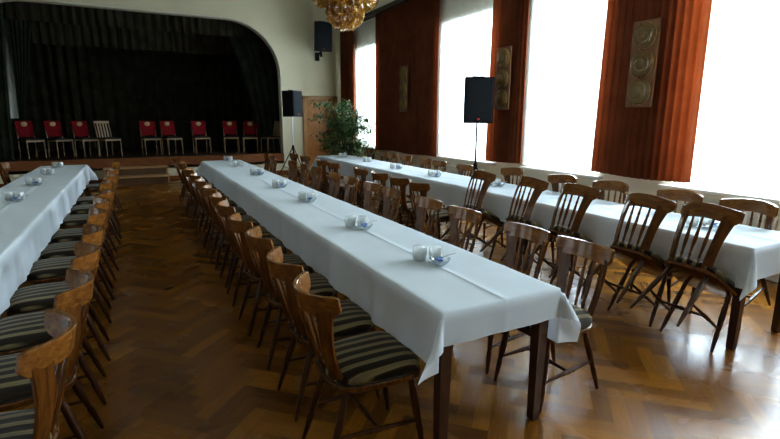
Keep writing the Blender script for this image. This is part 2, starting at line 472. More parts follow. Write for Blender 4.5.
# steps up to the stage
st = empty('stage_steps', (-.03, 13.10, 0), label='low wooden two-step stair in front of the stage', cat='steps')
m = MB(); m.box(-.70, .70, .02, .30, .345, .38, .006); m.box(-.70, .70, -.31, .04, .155, .19, .006); m.build('tread', M['step'], st, False)
m = MB(); m.box(-.66, .66, .05, .075, .0, .346); m.box(-.66, .66, -.27, -.245, 0, .156); m.build('riser', M['stepriser'], st, False)
for s_ in (-1, 1):
    m = MB(); m.box(s_ * .68 - .018, s_ * .68 + .018, .05, .30, 0, .346); m.box(s_ * .68 - .018, s_ * .68 + .018, -.28, .05, 0, .156); m.build('side_panel', M['step'], st, False)

# ------------------------------------------------------------------ curtains
def curtain(name, x, y0, y1, z0, z1, mat, period=.15, amp=.035, label=None, cat='curtain', group=None, along='Y', flare=0.0, gather=None, nz=10, seed=0):
    rnd = random.Random(seed)
    n = max(24, int((y1 - y0) / period * 12))
    ph = [rnd.random() * 6.28 for _ in range(4)]
    P = []
    for j in range(nz + 1):
        v = j / nz; z = z0 + (z1 - z0) * v
        row = []
        for i in range(n + 1):
            u = i / n
            yy = y0 + (y1 - y0) * u
            if flare: yy += (1 - v) * flare * (u - .5) * 2
            if gather: yy += gather(u, v)
            w = u * (y1 - y0)
            k = 2 * PI / period
            a = amp * (.65 + .35 * math.sin(w * 3.1 + ph[0])) * (1 - .35 * v)
            off = a * math.sin(k * w + 1.2 * math.sin(w * 2.3 + ph[1]) + .25 * (1 - v) * math.sin(w * 7 + ph[2])) + .25 * a * math.sin(2 * k * w + ph[3])
            zz = z + (.012 * math.sin(w * 4 + ph[2]) if j == 0 else 0)
            row.append((x + off, yy, zz) if along == 'Y' else (yy, x + off, zz))
        P.append(row)
    mb = MB(); mb.grid(P)
    o = mb.build(name, mat, None, True, 180)
    return tag(o, label, cat, group)

CX = XR - .145
RD = 'rust red window curtains along the right wall'
curtain('window_curtain', CX, 12.20, 13.15, .80, 3.98, M['drape'], .088, .032, 'narrow rust red curtain in the far corner behind the leafy plant', group=RD, seed=1)
curtain('window_curtain', CX, 8.15, 10.92, .80, 3.98, M['drape'], .088, .032, 'widest rust red curtain, between the plant and the dark standing speaker', group=RD, seed=2)
curtain('window_curtain', CX, 5.75, 6.58, .87, 3.98, M['drape'], .088, .032, 'rust red curtain just right of the black speaker on its stand', group=RD, seed=3, flare=.03)
curtain('window_curtain', CX, 3.12, 4.36, .88, 3.98, M['drape'], .088, .032, 'largest looking rust red curtain, nearest the camera, with three-disc wall lamp', group=RD, seed=4, flare=.03)
curtain('window_curtain', CX, -.05, 1.2, .88, 3.98, M['drape'], .088, .032, 'rust red curtain out of frame to the right', group=RD, seed=5)
SH = 'white sheer curtains over the windows'
shl = ['white sheer curtain outside the frame on the right', 'white sheer curtain at the right edge, beside the nearest rust red curtain',
       'white sheer curtain between the two nearest rust red curtains', 'white sheer curtain behind the black speaker on its tall stand', 'white sheer curtain behind the leafy plant']
for k, (a, b) in enumerate(WIN):
    curtain('sheer_curtain', XR - .045, a - .12, b + .12, WZ0 - .005, 3.95, M['sheer'], .085, .012, shl[k], 'sheer curtain', SH, seed=20 + k, nz=6)
for k, (a, b) in enumerate(WINL):
    curtain('sheer_curtain', XL + .045, a - .12, b + .12, WZ0 - .005, 3.95, M['sheer'], .085, .012, 'white sheer curtain on the left wall outside the frame', 'sheer curtain', 'white sheer curtains on the left wall', seed=40 + k, nz=6)
m = MB(); m.box(XR - .22, XR, YF + .02, 13.3, 3.985, 4.07, .006)
tag(m.build('curtain_rail', M['rail'], None, False), 'long dark curtain rail along the top of the right wall', 'curtain rail')

# stage drapery
SGC = 'dark stage curtains'
curtain('stage_curtain', 17.4, -4.2, 4.5, SZ + .01, 4.5, M['stagecurtain'], .28, .07, 'black back curtain closing the rear of the stage', 'stage curtain', SGC, along='X', seed=31)
def gl(u, v): return (-.16 * (1 - v) + .10 * v * v) * u
curtain('stage_curtain', 13.95, -4.15, -2.36, SZ + .01, 4.3, M['greencurtain'], .16, .05, 'dark green stage curtain hanging at the left edge of the opening', 'stage curtain', SGC, along='X', gather=gl, seed=32)
def g2(u, v): return -.50 * (1 - v) ** 1.3 * u
curtain('stage_curtain', 14.75, -2.40, -1.86, 1.5, 4.4, M['greencurtain'], .10, .03, 'dark gathered curtain behind the green one at the left of the stage', 'stage curtain', SGC, along='X', gather=g2, seed=33)
def gr(u, v): return (1 - u) * (-.9 * v ** 2)
curtain('stage_curtain', 14.35, 3.15, 4.3, SZ + .01, 4.4, M['greencurtain'], .17, .06, 'dark stage curtain swept aside at the right of the opening', 'stage curtain', SGC, along='X', gather=gr, seed=34)
curtain('stage_valance', 14.15, -4.2, 4.4, 3.72, 4.5, M['stagecurtain'], .2, .04, 'dark pelmet curtain across the top front of the stage opening', 'valance', 'stage valances', along='X', seed=35, nz=3)
curtain('stage_valance', 15.3, -4.2, 4.4, 3.36, 4.4, M['stagecurtain'], .2, .04, 'second dark pelmet deeper inside the stage', 'valance', 'stage valances', along='X', seed=36, nz=3)
# narrow pale strip showing between the left stage curtains
m = MB(); m.loft([[(-2.50, y, 3.95), (-2.40, y, 3.95), (-2.475, y, 1.525), (-2.66, y, 1.525)] for y in (14.90, 14.91)])
tag(m.build('pale_strip', M['white'], None, False), 'narrow pale strip showing between the left stage curtains', 'lining')

# ------------------------------------------------------------------ chair
LEG = [(0, .015), (.05, .017), (.12, .0185), (.16, .0145), (.19, .0185), (.24, .0195), (.42, .0215), (.60, .018), (.64, .014), (.67, .0175), (.72, .018), (.95, .0115), (1, .0095)]
SPN = [(0, .0085), (.10, .0095), (.18, .007), (.22, .0105), (.26, .008), (.45, .0125), (.55, .0125), (.72, .0085), (.76, .0105), (.80, .008), (1, .0075)]
STR = [(0, .008), (.2, .010), (.36, .011), (.40, .015), (.44, .011), (.5, .016), (.56, .011), (.60, .015), (.64, .011), (.8, .010), (1, .008)]
def seat_outline(inset, n=32):
    pts = []
    xf, xr, wf, wr = .235 - inset, -.215 + inset, .225 - inset, .185 - inset
    for i in range(n):
        t = 2 * PI * i / n
        cx, cy = math.cos(t), math.sin(t)
        e = .52
        px = math.copysign(abs(cx) ** e, cx); py = math.copysign(abs(cy) ** e, cy)
        x = (xf + xr) / 2 + (xf - xr) / 2 * px
        w = wr + (wf - wr) * (x - xr) / (xf - xr)
        pts.append((x, w * py))
    return pts
def make_chair(SGR=.112):
    root = empty('dining_chair')
    m = MB()
    m.loft([[(x, y, z) for x, y in seat_outline(i)] for i, z in ((.008, .405), (0, .411), (0, .428), (.006, .434))])
    m.build('seat', M['chair'], root)
    m = MB()
    m.loft([[(x, y, z) for x, y in seat_outline(i)] for i, z in ((.012, .434), (.004, .450), (.006, .468), (.022, .484), (.06, .496), (.11, .502), (.17, .504))])
    m.build('seat_cushion', M['stripe'], root, True, 180)
    # top rail
    HW, SG_ = .200, .105
    def railx(t): return -.308 + .5 * (SG_ - SGR) + SGR * t * t
    def lean(z): return -(z - .83) * .22
    rings = []
    nt = 32
    for i in range(nt + 1):
        t = -1 + 2 * i / nt
        a = abs(t)
        zt = .861 + .010 * a ** 2 - .004 * a ** 2 - (.005 * ((a - .93) / .07) ** 2 if a > .93 else 0)
        zb = .766
        if a > .84: zb += .038 * ((a - .84) / .16) ** 1.3
        th = .0105 if a < .97 else .0085
        x = railx(t); y = HW * t
        dx = 2 * SGR * t / HW; L = math.hypot(1, dx); nx, ny = 1 / L, -dx / L
        ring = []
        for (sx, z, kk) in ((-1, zb + .003, 1), (-1, (zb + zt) / 2, 1.02), (-1, zt - .003, 1), (-.7, zt, 1), (.7, zt, 1), (1, zt - .003, 1), (1, (zb + zt) / 2, .95), (1, zb + .003, 1), (.7, zb, 1), (-.7, zb, 1)):
            ring.append((x + lean(z) + nx * th * sx * kk, y + ny * th * sx * kk, z))
        rings.append(ring)
    m = MB(); m.loft(rings); m.build('top_rail', M['chair_rail'], root, True, 32)
    for s in (-1, 1):
        rings = []
        for k in range(13):
            v = k / 12; z = .425 + v * (.80 - .425)
            tt = .72; ang = math.atan2(2 * SG_ * tt / HW, 1)
            y = s * (.118 + v * (HW * tt - .118)); x = -.175 + v * (railx(tt) + lean(.80) + .175) - .018 * math.sin(v * PI)
            w = .034 + .009 * v ** 1.5 - .007 * math.sin(v * PI)
            ty, tx = math.cos(ang), math.sin(ang) * s
            nx, ny = ty, -tx
            th = .009
            rings.append([(x + tx * a * w + nx * b * th, y + ty * a * w + ny * b * th, z) for a, b in ((-1, -.6), (-.9, -1), (.9, -1), (1, -.6), (1, .6), (.9, 1), (-.9, 1), (-1, .6))])
        m = MB(); m.loft(rings); m.build('back_slat', M['chair'], root)
    for y in (-.072, 0, .072):
        t = y * .95 / HW
        m = MB(); m.lathe((-.185 - .01 * (1 - abs(y) / .072), y * .8, .42), (railx(t) + lean(.8), y * .95, .80), SPN, 8); m.build('spindle', M['chair'], root)
    feet = {}
    for s in (-1, 1):
        for nm, a, b in (('f', (.165, s * .15, .412), (.225, s * .185, 0)), ('r', (-.14, s * .125, .412), (-.262, s * .168, 0))):
            m = MB(); m.lathe(a, b, [(t_, r_ * .88) for t_, r_ in LEG], 10); m.build('leg', M['chair_leg'], root)
            feet[(nm, s)] = (Vector(a), Vector(b))
    def on(nm, s, z):
        a, b = feet[(nm, s)]; return a + (b - a) * ((.412 - z) / .412)
    for s in (-1, 1):
        m = MB(); m.lathe(on('f', s, .165), on('r', s, .185), STR, 8); m.build('stretcher', M['chair_leg'], root)
    m = MB(); m.lathe((on('f', -1, .165) + on('r', -1, .185)) / 2, (on('f', 1, .165) + on('r', 1, .185)) / 2, STR, 8); m.build('stretcher', M['chair_leg'], root)
    return root
CHS = {}
def chair(x, y, rz, tilt=0.0, label=None, group=None, sg=.112):
    if sg in CHS: o = copy_tree(CHS[sg])
    else: o = CHS[sg] = make_chair(sg)
    ct, sn = math.cos(tilt), math.sin(tilt)
    if tilt:
        # keep the front feet on the floor at distance .225 ahead of (x, y)
        fx = .225
        dx = fx - fx * ct; dz = fx * sn + .009 * sn
        o.location = (x + dx * math.cos(rz), y + dx * math.sin(rz), dz)
    else: o.location = (x, y, 0)
    o.rotation_euler = (0, tilt, rz)
    return tag(o, label, 'chair', group)

rj = random.Random(3)
def jit(a): return rj.uniform(-a, a)
YS = [1.91, 2.40, 2.98, 3.54, 4.17, 4.67, 5.30, 5.90, 6.52, 7.25, 8.30, 9.42]
for i, y in enumerate(YS):
    chair(.880 + jit(.012), y, jit(.05), 0, 'wooden chair with striped cushion, %s from near end along left side of middle table' % nth(i), 'chairs along the left side of the middle table')
YS = [1.93, 2.47, 3.03, 3.58, 4.26, 4.80, 5.39, 6.18, 6.90, 7.60, 9.05]
for i, y in enumerate(YS):
    chair(-.565 + jit(.02), y, PI + jit(.06), 0, 'wooden chair with olive striped cushion, %s from near end along left table' % nth(i), 'chairs along the right side of the left table')
YS = [1.87, 2.34, 3.04, 3.59, 4.31, 4.75, 5.37, 5.92, 6.64, 7.15, 7.80, 9.05, 9.55]
for i, y in enumerate(YS):
    chair(2.05 + jit(.012), y, PI + jit(.05), 0, 'brown wooden chair, %s from near end along right side of middle table' % nth(i), 'chairs along the right side of the middle table', sg=.055)
TL = 'chairs tipped forward against the left side of the right table'
for i, (y, t) in enumerate([(1.83, 34), (2.28, 34), (2.93, 33), (3.50, 32), (4.20, 29)]):
    chair(3.155, y, jit(.03), R(t), 'brown chair tipped forward against the right table, %s of five from near end' % nth(i), TL, sg=.085)
YS = [4.66, 5.16, 5.72, 6.33, 7.32, 7.85, 8.83, 9.5]
for i, y in enumerate(YS):
    chair(3.07 + jit(.02), y, jit(.05), 0, 'upright wooden chair, %s past the tipped ones on near side of right table' % nth(i), 'upright chairs on the near side of the right table')
RR = [(1.94, 4.165), (2.48, 4.165), (3.18, 4.165), (3.80, 4.165), (4.62, 4.165), (6.05, 4.30), (6.76, 4.30), (7.22, 4.30), (7.95, 4.33), (8.57, 4.36), (9.03, 4.40), (10.3, 4.7)]
for i, (y, x) in enumerate(RR):
    chair(x, y, PI + jit(.03), R(12.5) if i < 5 else 0, 'brown chair on window side of right table, %s from the near end' % nth(i), 'chairs on the window side of the right table')
chair(-1.605, 9.35, jit(.05), 0, 'lone visible chair on the far left side of the left table', None)

# ------------------------------------------------------------------ tables and cloths
TABLES = {'middle': (1.112, 1.799, 1.61, 9.81), 'left': (-1.449, -.792, 1.2, 9.93), 'right': (3.521, 4.225, 1.56, 10.08)}
def make_table(x0, x1, y0, y1):
    root = empty('dining_table', ((x0 + x1) / 2, (y0 + y1) / 2, 0))
    hx, hy = (x1 - x0) / 2, (y1 - y0) / 2
    m = MB(); m.box(-hx, hx, -hy + .003, hy - .003, .722, .750, .004); m.build('tabletop', M['table'], root, False)
    m = MB()
    for s in (-1, 1):
        m.box(s * (hx - .05) - .011, s * (hx - .05) + .011, -hy + .07, hy - .07, .63, .7225)
        m.box(-hx + .06, hx - .06, s * (hy - .06) - .011, s * (hy - .06) + .011, .63, .7225)
    m.build('apron', M['table'], root, False)
    for sx in (-1, 1):
        for sy in (-1, 1):
            m = MB(); cx, cy = sx * (hx - .045), sy * (hy - .055)
            rg = []
            for z, w in ((0, .020), (.012, .023), (.63, .031), (.7225, .031)):
                rg.append([(cx - w, cy - w, z), (cx + w, cy - w, z), (cx + w, cy + w, z), (cx - w, cy + w, z)])
            m.loft(rg); m.build('leg', M['table'], root, False)
    return root
for nm, (x0, x1, y0, y1) in TABLES.items():
    nT = 4
    for k in range(nT):
        a = y0 + (y1 - y0) * k / nT; b = y0 + (y1 - y0) * (k + 1) / nT
        t = make_table(x0, x1, a, b)
        tag(t, 'dark wooden table under the %s white tablecloth, %s from the near end' % (nm, nth(k)), 'table', 'tables pushed together in three long rows')

def cloth(x0, x1, y0, y1, s, e, seed, wave=.03, sr=None):
    sr = sr or s
    rnd = random.Random(seed)
    ph = [rnd.random() * 6.28 for _ in range(8)]
    Z = .7535
    g = .010
    x0 -= g; x1 += g; y0 -= g; y1 += g
    xc = (x0 + x1) / 2
    U = [x0 - s + s * i / 12 for i in range(12)]
    top = [x0, x0 + .012, x0 + .03, x0 + .09, x0 + .16, x0 + .24, xc - .05, xc - .018, xc - .008, xc, xc + .012, xc + .05, x1 - .24, x1 - .16, x1 - .09, x1 - .03, x1 - .012, x1]
    U += top + [x1 + sr * (i + 1) / 12 for i in range(12)]
    ny = int((y1 - y0) / .045)
    creases = []
    yy = y0 + .42
    while yy < y1: creases.append(yy); yy += .78
    V = [y0 - e + e * i / 9 for i in range(9)] + [y0, y0 + .012, y0 + .03]
    V += [y0 + .06 + (y1 - y0 - .12) * i / ny for i in range(ny + 1)] + [y1 - .03, y1 - .012, y1] + [y1 + e * (i + 1) / 9 for i in range(9)]
    def wav(w, k0):
        return max(0, .45 * math.sin(w * 9.5 + ph[k0] + 1.3 * math.sin(w * 2.1 + ph[k0 + 1])) + .35 * math.sin(w * 21 + ph[k0 + 2] + math.sin(w * 3.3)) + .2 * math.sin(w * 37 + ph[k0 + 3]) + .5)
    P = []
    for v in V:
        row = []
        for u in U:
            a = (x0 - u) if u < x0 else (u - x1) if u > x1 else 0
            b = (y0 - v) if v < y0 else (v - y1) if v > y1 else 0
            sx = -1 if u < x0 else 1; sy = -1 if v < y0 else 1
            bx = min(max(u, x0), x1); by = min(max(v, y0), y1)
            if a < 1e-6 and b < 1e-6:
                z = Z
                z += .0045 * math.exp(-((u - xc) / .007) ** 2)
                for cy in creases: z += .0022 * math.exp(-((v - cy) / .02) ** 2)
                z += .0008 * math.sin(u * 23 + v * 7) + .0008 * math.sin(v * 13 + ph[0])
                # soft rounding over the table edge
                de = min(u - x0, x1 - u, v - y0, y1 - v)
                if de < .012: z -= .0035 * (1 - de / .012) ** 2
                row.append((u, v, z)); continue
            if b < 1e-6:
                f = a / s
                fade = min(1, (v - y0) / .25, (y1 - v) / .25)
                off = .004 + .006 * min(1, a / .03) + wave * f ** .7 * fade * wav(v, 0)
                row.append((bx + sx * off, v, Z - .0035 - a * .995)); continue
            if a < 1e-6:
                f = b / max(s, e)
                fade = min(1, (u - x0) / .15, (x1 - u) / .15)
                off = .004 + .006 * min(1, b / .03) + wave * .6 * f * fade * wav(u * 1.6 + 2, 4)
                row.append((u, by + sy * off, Z - .0035 - b * .995)); continue
            r = math.hypot(a, b); phi = math.atan2(b, a)
            s2 = math.sin(2 * phi)
            h = .004 + .006 * min(1, r / .03) + .5 * r * s2 ** 1.3
            z = Z - .0035 - r * math.sqrt(max(0, 1 - (.5 * s2 ** 1.3) ** 2))
            # the flap swings round towards the long side
            pd = phi - .35 * s2 * (r / .3)
            row.append((bx + sx * h * math.cos(pd), by + sy * h * math.sin(pd), z))
        P.append(row)
    mb = MB(); mb.grid(P)
    return mb.build('tablecloth', M['cloth'], None, True, 180)
TC = 'white tablecloths over the long table rows'
tag(cloth(*TABLES['middle'], .275, .15, 1, .022, .30), 'long white tablecloth on the middle table row', 'tablecloth', TC)
tag(cloth(*TABLES['left'], .275, .15, 2, .016), 'long white tablecloth on the left table row', 'tablecloth', TC)
tag(cloth(*TABLES['right'], .285, .22, 3, .012, .20), 'long white tablecloth on the right table row near the windows', 'tablecloth', TC)

# ------------------------------------------------------------------ table settings
TZ = .7565
def make_cup():
    root = empty('glass_cup')
    m = MB(); m.lathe((0, 0, 0), (0, 0, .084), [(0, .024), (.01, .030), (.10, .038), (.45, .043), (.8, .042), (1, .039), (.995, .0365), (.8, .039), (.45, .040), (.12, .034), (.09, .001)], 20, True)
    m.build('cup_wall', M['frost'], root)
    m = MB(); m.lathe((0, 0, .010), (0, 0, .05), [(0, .026), (.05, .031), (.9, .034), (1, .030), (.98, .002)], 16); m.build('candle_wax', M['wax'], root)
    return root
def make_bowl():
    m = MB(); m.lathe((0, 0, 0), (0, 0, .04), [(0, .025), (.05, .028), (.25, .038), (.6, .051), (1, .060), (.97, .0575), (.6, .048), (.28, .034), (.18, .001)], 22)
    return m.build('glass_bowl', M['clear'])
def make_packet():
    root = empty('sugar_packet')
    m = MB(); m.loft([[(x, y, z) for x, y in ((-.03 * k, -.012 * k), (.03 * k, -.012 * k), (.03 * k, .012 * k), (-.03 * k, .012 * k))] for z, k in ((0, .96), (.0025, 1.0), (.005, .9), (.0065, .55))]); m.build('packet_body', M['paper'], root, False)
    m = MB(); m.box(-.031, -.004, -.0126, .0126, -.0004, .0068); m.build('packet_band', M['blue'], root, False)
    return root
def make_spoon():
    m = MB()
    m.tube([(-.06, 0, .004), (-.02, 0, .012), (.03, 0, .016), (.075, 0, .018)], [.0022, .0022, .003, .0042], 8)
    rings = []
    for i in range(9):
        t = i / 8; w = .0155 * math.sin(PI * min(.97, t + .03)) ** .6; x = -.055 - .045 * t
        rings.append([(x, y * w, .002 + .005 * (abs(y)) ** 2 - .002 * math.sin(PI * t) + zz) for y, zz in ((-1, 0), (-.5, 0), (0, 0), (.5, 0), (1, 0), (.5, .0016), (0, .0016), (-.5, .0016))])
    m.loft(rings)
    return m.build('teaspoon', M['metal'])
def make_saucer():
    m = MB(); m.lathe((0, 0, 0), (0, 0, .012), [(0, .03), (.1, .04), (.5, .058), (1, .07), (.95, .068), (.5, .055), (.3, .001)], 24)
    return m.build('glass_saucer', M['clear'])
protos = {}
def inst(kind, fn):
    if kind not in protos:
        protos[kind] = fn(); return protos[kind]
    return copy_tree(protos[kind])
def setting(x, y, where, rz, full=True):
    c, s = math.cos(rz), math.sin(rz)
    def P(a, b, z=0): return (x + a * c - b * s, y + a * s + b * c, TZ + z)
    for side, a, b in (('left', -.050, .02), ('right', .045, .012)):
        o = inst('cup', make_cup); o.location = P(a, b); o.rotation_euler = (0, 0, rz + a * 9)
        tag(o, '%s frosted glass cup of pair, %s' % (side, where), 'candle cup', 'frosted glass cups on the tables')
    if not full: return
    o = inst('bowl', make_bowl); o.location = P(.065, -.078); tag(o, 'small clear glass bowl holding packets, %s' % where, 'bowl', 'glass bowls on the tables')
    for k, (a, b, z, r, ty) in enumerate(((.042, -.072, .026, 2.2, .5), (.060, -.060, .030, 1.8, .45), (.078, -.082, .028, .5, -.35))):
        o = inst('packet', make_packet); o.location = P(a, b, z); o.rotation_euler = (0, ty, rz + r)
        tag(o, '%s blue and white packet in bowl, %s' % (('left', 'middle', 'right')[k], where), 'packet', 'blue and white packets in the glass bowls')
    o = inst('spoon', make_spoon); o.location = P(.085, -.062, .032); o.rotation_euler = (0, -.12, rz + .35)
    tag(o, 'small metal spoon lying across bowl, %s' % where, 'spoon', 'teaspoons on the tables')
VY = -.49
for i, (x, y) in enumerate([(1.46, 2.28), (1.445, 3.28), (1.475, 4.60), (1.49, 5.70), (1.53, 7.1), (1.525, 8.40), (1.55, 9.6)]):
    setting(x, y, '%s from near end of middle table' % nth(i), VY + jit(.15), i < 5)
for i, (x, y) in enumerate([(-1.12, 5.9), (-1.15, 7.2), (-1.155, 8.38), (-1.17, 9.55)]):
    setting(x, y, '%s visible from near end of left table' % nth(i), VY + .3 + jit(.15), i < 2)
for i, (x, y) in enumerate([(3.83, 2.08), (3.90, 4.62), (3.78, 5.8), (3.77, 6.95), (3.86, 8.25), (3.88, 9.5)]):
    setting(x, y, '%s from near end of right table' % nth(i), VY - .1 + jit(.15), i < 4)

# ------------------------------------------------------------------ stage chairs
def make_red_chair(red=True):
    root = empty('stage_chair')
    for s in (-1, 1):
        m = MB(); m.tube([(.19, s * .19, 0), (.185, s * .19, .44)], [.012, .015], 8); m.build('leg', M['palewood'], root)
        m = MB(); m.tube([(-.22, s * .18, 0), (-.185, s * .18, .42), (-.20, s * .18, .55), (-.27, s * .18, .87)], [.012, .015, .015, .012], 8); m.build('leg', M['palewood'], root)
    m = MB(); m.box(.17, .195, -.19, .19, .385, .43, .004); m.box(-.2, .19, -.195, -.17, .39, .43, .004); m.box(-.2, .19, .17, .195, .39, .43, .004); m.build('seat_frame', M['palewood'], root, False)
    m = MB(); m.box(-.2, .21, -.205, .205, .43, .465, .012); m.build('seat', M['blackpad'], root, False)
    if red:
        P = []
        rg = []
        for k in range(9):
            v = k / 8; z = .50 + v * .385; x = -.195 - v * .075
            w = .205 - .035 * (1 - v) - .018 * max(0, v - .8) * 5
            rg.append([(x - .022 + .02 * abs(a) ** 2 + (.022 if b else 0) * 2, a * w, z) for a, b in ((-1, 0), (-.5, 0), (0, 0), (.5, 0), (1, 0), (1, 1), (.5, 1), (0, 1), (-.5, 1), (-1, 1))])
        m = MB(); m.loft(rg); m.build('backrest', M['redfabric'], root)
        m = MB(); m.lathe((-.255, 0, .815), (-.205, 0, .805), [(0, .04), (.9, .058), (1, .05)], 16); 
        m.v = [(x, y * 1.25, z) for x, y, z in m.v]; m.build('patch', M['beige'], root)
    else:
        m = MB(); m.box(-.285, -.255, -.195, .195, .82, .885, .008); m.build('top_rail', M['palewood'], root, False)
        for y in (-.11, -.037, .037, .11):
            m = MB(); m.loft([[(x + dx, y + dy, z) for dx, dy in ((-.007, -.018), (.007, -.018), (.007, .018), (-.007, .018))] for x, z in ((-.195, .44), (-.22, .6), (-.268, .83))]); m.build('back_slat', M['palewood'], root, False)
    return root
SCH = 'row of chairs on the stage'
ra = make_red_chair(True); rb = make_red_chair(False)
sx = [(-2.235, 1, 'red-backed chair at the left end of the stage row'), (-1.653, 1, 'red-backed chair, second from left on the stage'), (-1.09, 1, 'red-backed chair, third from left, beside the bare slatted chair'),
      (-0.59, 0, 'pale wooden slatted chair without red, between the red-backed chairs'), (0.38, 1, 'red-backed chair just right of the gap on the stage'), (0.9, 1, 'red-backed chair, second right of the gap on the stage'),
      (1.66, 1, 'red-backed chair standing alone near the middle of the stage'), (2.46, 1, 'red-backed chair, second to last red one from the right'), (3.03, 1, 'rightmost red-backed chair on the stage'), (3.62, 0, 'pale wooden chair turned sideways at the right end of the stage')]
rots = [35, 36, 34, 32, 12, 20, 6, -6, -14, 0]
fa = fb = True
for i, (x, k, lab) in enumerate(sx):
    if k: o = ra if fa else copy_tree(ra); fa = False
    else: o = rb if fb else copy_tree(rb); fb = False
    o.location = (x, 14.5 + jit(.04), SZ); o.rotation_euler = (0, 0, -PI / 2 + R(rots[i]))
    if i == 9: o.location = (3.47, 13.98, SZ); o.rotation_euler = (0, 0, PI + .25)
    if i == 8: o.location = (2.95, 14.2, SZ)
    tag(o, lab, 'chair', SCH)

# ------------------------------------------------------------------ speakers
def make_speaker(w, dpt, h):
    root = empty('speaker')
    rings = []
    for z, k in ((0, .97), (.012, 1), (h - .012, 1), (h, .97)):
        rings.append([(x * k, y * k, z) for x, y in ((dpt / 2, -w / 2), (dpt / 2, w / 2), (dpt * .2, w / 2), (-dpt / 2, w * .30), (-dpt / 2, -w * .30), (dpt * .2, -w / 2))])
    m = MB(); m.loft(rings); m.build('cabinet', M['black'], root, False)
    m = MB(); m.box(dpt / 2 - .002, dpt / 2 + .014, -w / 2 + .02, w / 2 - .02, .03, h - .03, .008); g = m.build('grille', M['grille'], root, False)
    m = MB(); m.box(dpt / 2 + .0145, dpt / 2 + .017, -.018, .018, .05, .075, .003); m.build('badge', M['red'], root, False)
    m = MB(); m.tube([(-.02, -w * .22, h - .004), (-.02, -w * .2, h + .02), (-.02, w * .2, h + .02), (-.02, w * .22, h - .004)], .008, 6); m.build('handle', M['black'], root)
    return root
def make_stand(h, polemat):
    root = empty('speaker_stand')
    m = MB(); m.lathe((0, 0, .72), (0, 0, h), [(0, .014), (1, .014)], 12); m.build('pole', polemat, root)
    m = MB(); m.lathe((0, 0, .12), (0, 0, .86), [(0, .019), (1, .019)], 12); m.build('lower_pole', M['black'], root)
    m = MB(); m.lathe((0, 0, .74), (0, 0, .86), [(0, .026), (.3, .034), (.7, .034), (1, .024)], 12); m.build('collar', M['black'], root)
    for k in range(3):
        a = 2 * PI * k / 3 + .5
        l = MB(); l.tube([(.03 * math.cos(a), .03 * math.sin(a), .78), (.30 * math.cos(a), .30 * math.sin(a), .26), (.46 * math.cos(a), .46 * math.sin(a), .012)], .012, 8); lo = l.build('leg', M['black'], root)
        l = MB(); l.tube([(.02 * math.cos(a), .02 * math.sin(a), .2), (.28 * math.cos(a), .28 * math.sin(a), .30)], .008, 6); l.build('brace', M['black'], root)
        f = MB(); f.lathe((.455 * math.cos(a), .455 * math.sin(a), 0), (.455 * math.cos(a), .455 * math.sin(a), .035), [(0, .016), (.5, .02), (1, .014)], 8); f.build('rubber_foot', M['black'], lo)
    return root
SP = 'black loudspeakers'
s1 = make_speaker(.44, .38, .65); s1.location = (3.68, 12.45, 1.595); s1.rotation_euler = (0, 0, -PI / 2 + .72); tag(s1, 'black loudspeaker on a tripod stand at the right edge of the stage', 'speaker', SP)
d1 = make_stand(1.595, M['metal']); d1.location = (3.68, 12.45, 0); tag(d1, 'tripod stand with silver pole at the right edge of the stage', 'speaker stand')
s2 = make_speaker(.45, .38, .70); s2.location = (4.88, 6.26, 1.50); s2.rotation_euler = (0, 0, -PI / 2 - .55); tag(s2, 'black loudspeaker on a tall stand in front of the windows', 'speaker', SP)
d2 = make_stand(1.51, M['black']); d2.location = (4.88, 6.26, 0); d2.rotation_euler = (0, 0, .5); tag(d2, 'black tripod stand in front of the windows behind the right table', 'speaker stand')
s3 = make_speaker(.46, .34, .74); s3.location = (4.72, 12.93, 3.33); s3.rotation_euler = (0, R(6), -PI / 2 - .05); tag(s3, 'black loudspeaker mounted high on the cream wall above the door', 'speaker', SP)
m = MB(); m.tube([(0, .07, .05), (0, .365, -.06)], .02, 8); m.box(-.06, .06, .355, .395, -.16, .06); m.tube([(0, .05, -.09), (0, .05, .04)], .03, 8)
m.xform(Matrix.Translation((4.76, 13.052, 3.30))); m.build('bracket', M['black'], None)
br = bpy.data.objects['bracket']; br.parent = s3; br.matrix_parent_inverse = Matrix.Identity(4)
s3m = Matrix.LocRotScale(s3.location, s3.rotation_euler, None); br.data.transform(s3m.inverted())

# ------------------------------------------------------------------ wall lamps
def make_wall_lamp():
    root = empty('wall_lamp')
    m = MB(); m.box(-.02, .012, -.165, .165, -.48, .48, .006); m.build('mounting_panel', M['panel'], root, False)
    m = MB(); m.box(-.02, .20, -.03, .03, -.05, .05); m.build('wall_bracket', M['panel'], root, False)
    for z in (-.31, 0, .31):
        m = MB()
        prof = [(0, .134), (.12, .141), (.25, .137), (.45, .122), (.5, .107), (.62, .103), (.72, .082), (.70, .07), (.85, .055), (.95, .03), (1, .004)]
        m.lathe((-.018, 0, z), (-.10, 0, z), prof, 28)
        vs = []
        for i, (x, y, zz) in enumerate(m.v):
            a = math.atan2(zz - z, y); rr = math.hypot(y, zz - z)
            k = 1 + .035 * math.sin(a * 12) * (rr / .15)
            vs.append((x, y * k, z + (zz - z) * k))
        m.v = vs
        m.build('glass_disc', M['lampglass'], root)
        m = MB(); m.lathe((-.012, 0, z), (-.03, 0, z), [(0, .142), (.6, .145), (1, .137)], 28); m.build('lamp_ring', M['brass'], root)
    return root
wl = make_wall_lamp()
WL = [(3.73, 'three-disc wall lamp in front of the nearest rust red curtain'), (6.13, 'three-disc wall lamp beside the black speaker on its stand'), (9.33, 'dim three-disc wall lamp in front of the widest rust red curtain')]
for i, (y, lab) in enumerate(WL):
    o = wl if i == 0 else copy_tree(wl)
    o.location = (XR - .235, y, 2.19); tag(o, lab, 'wall lamp', 'three-disc wall lamps between the windows')

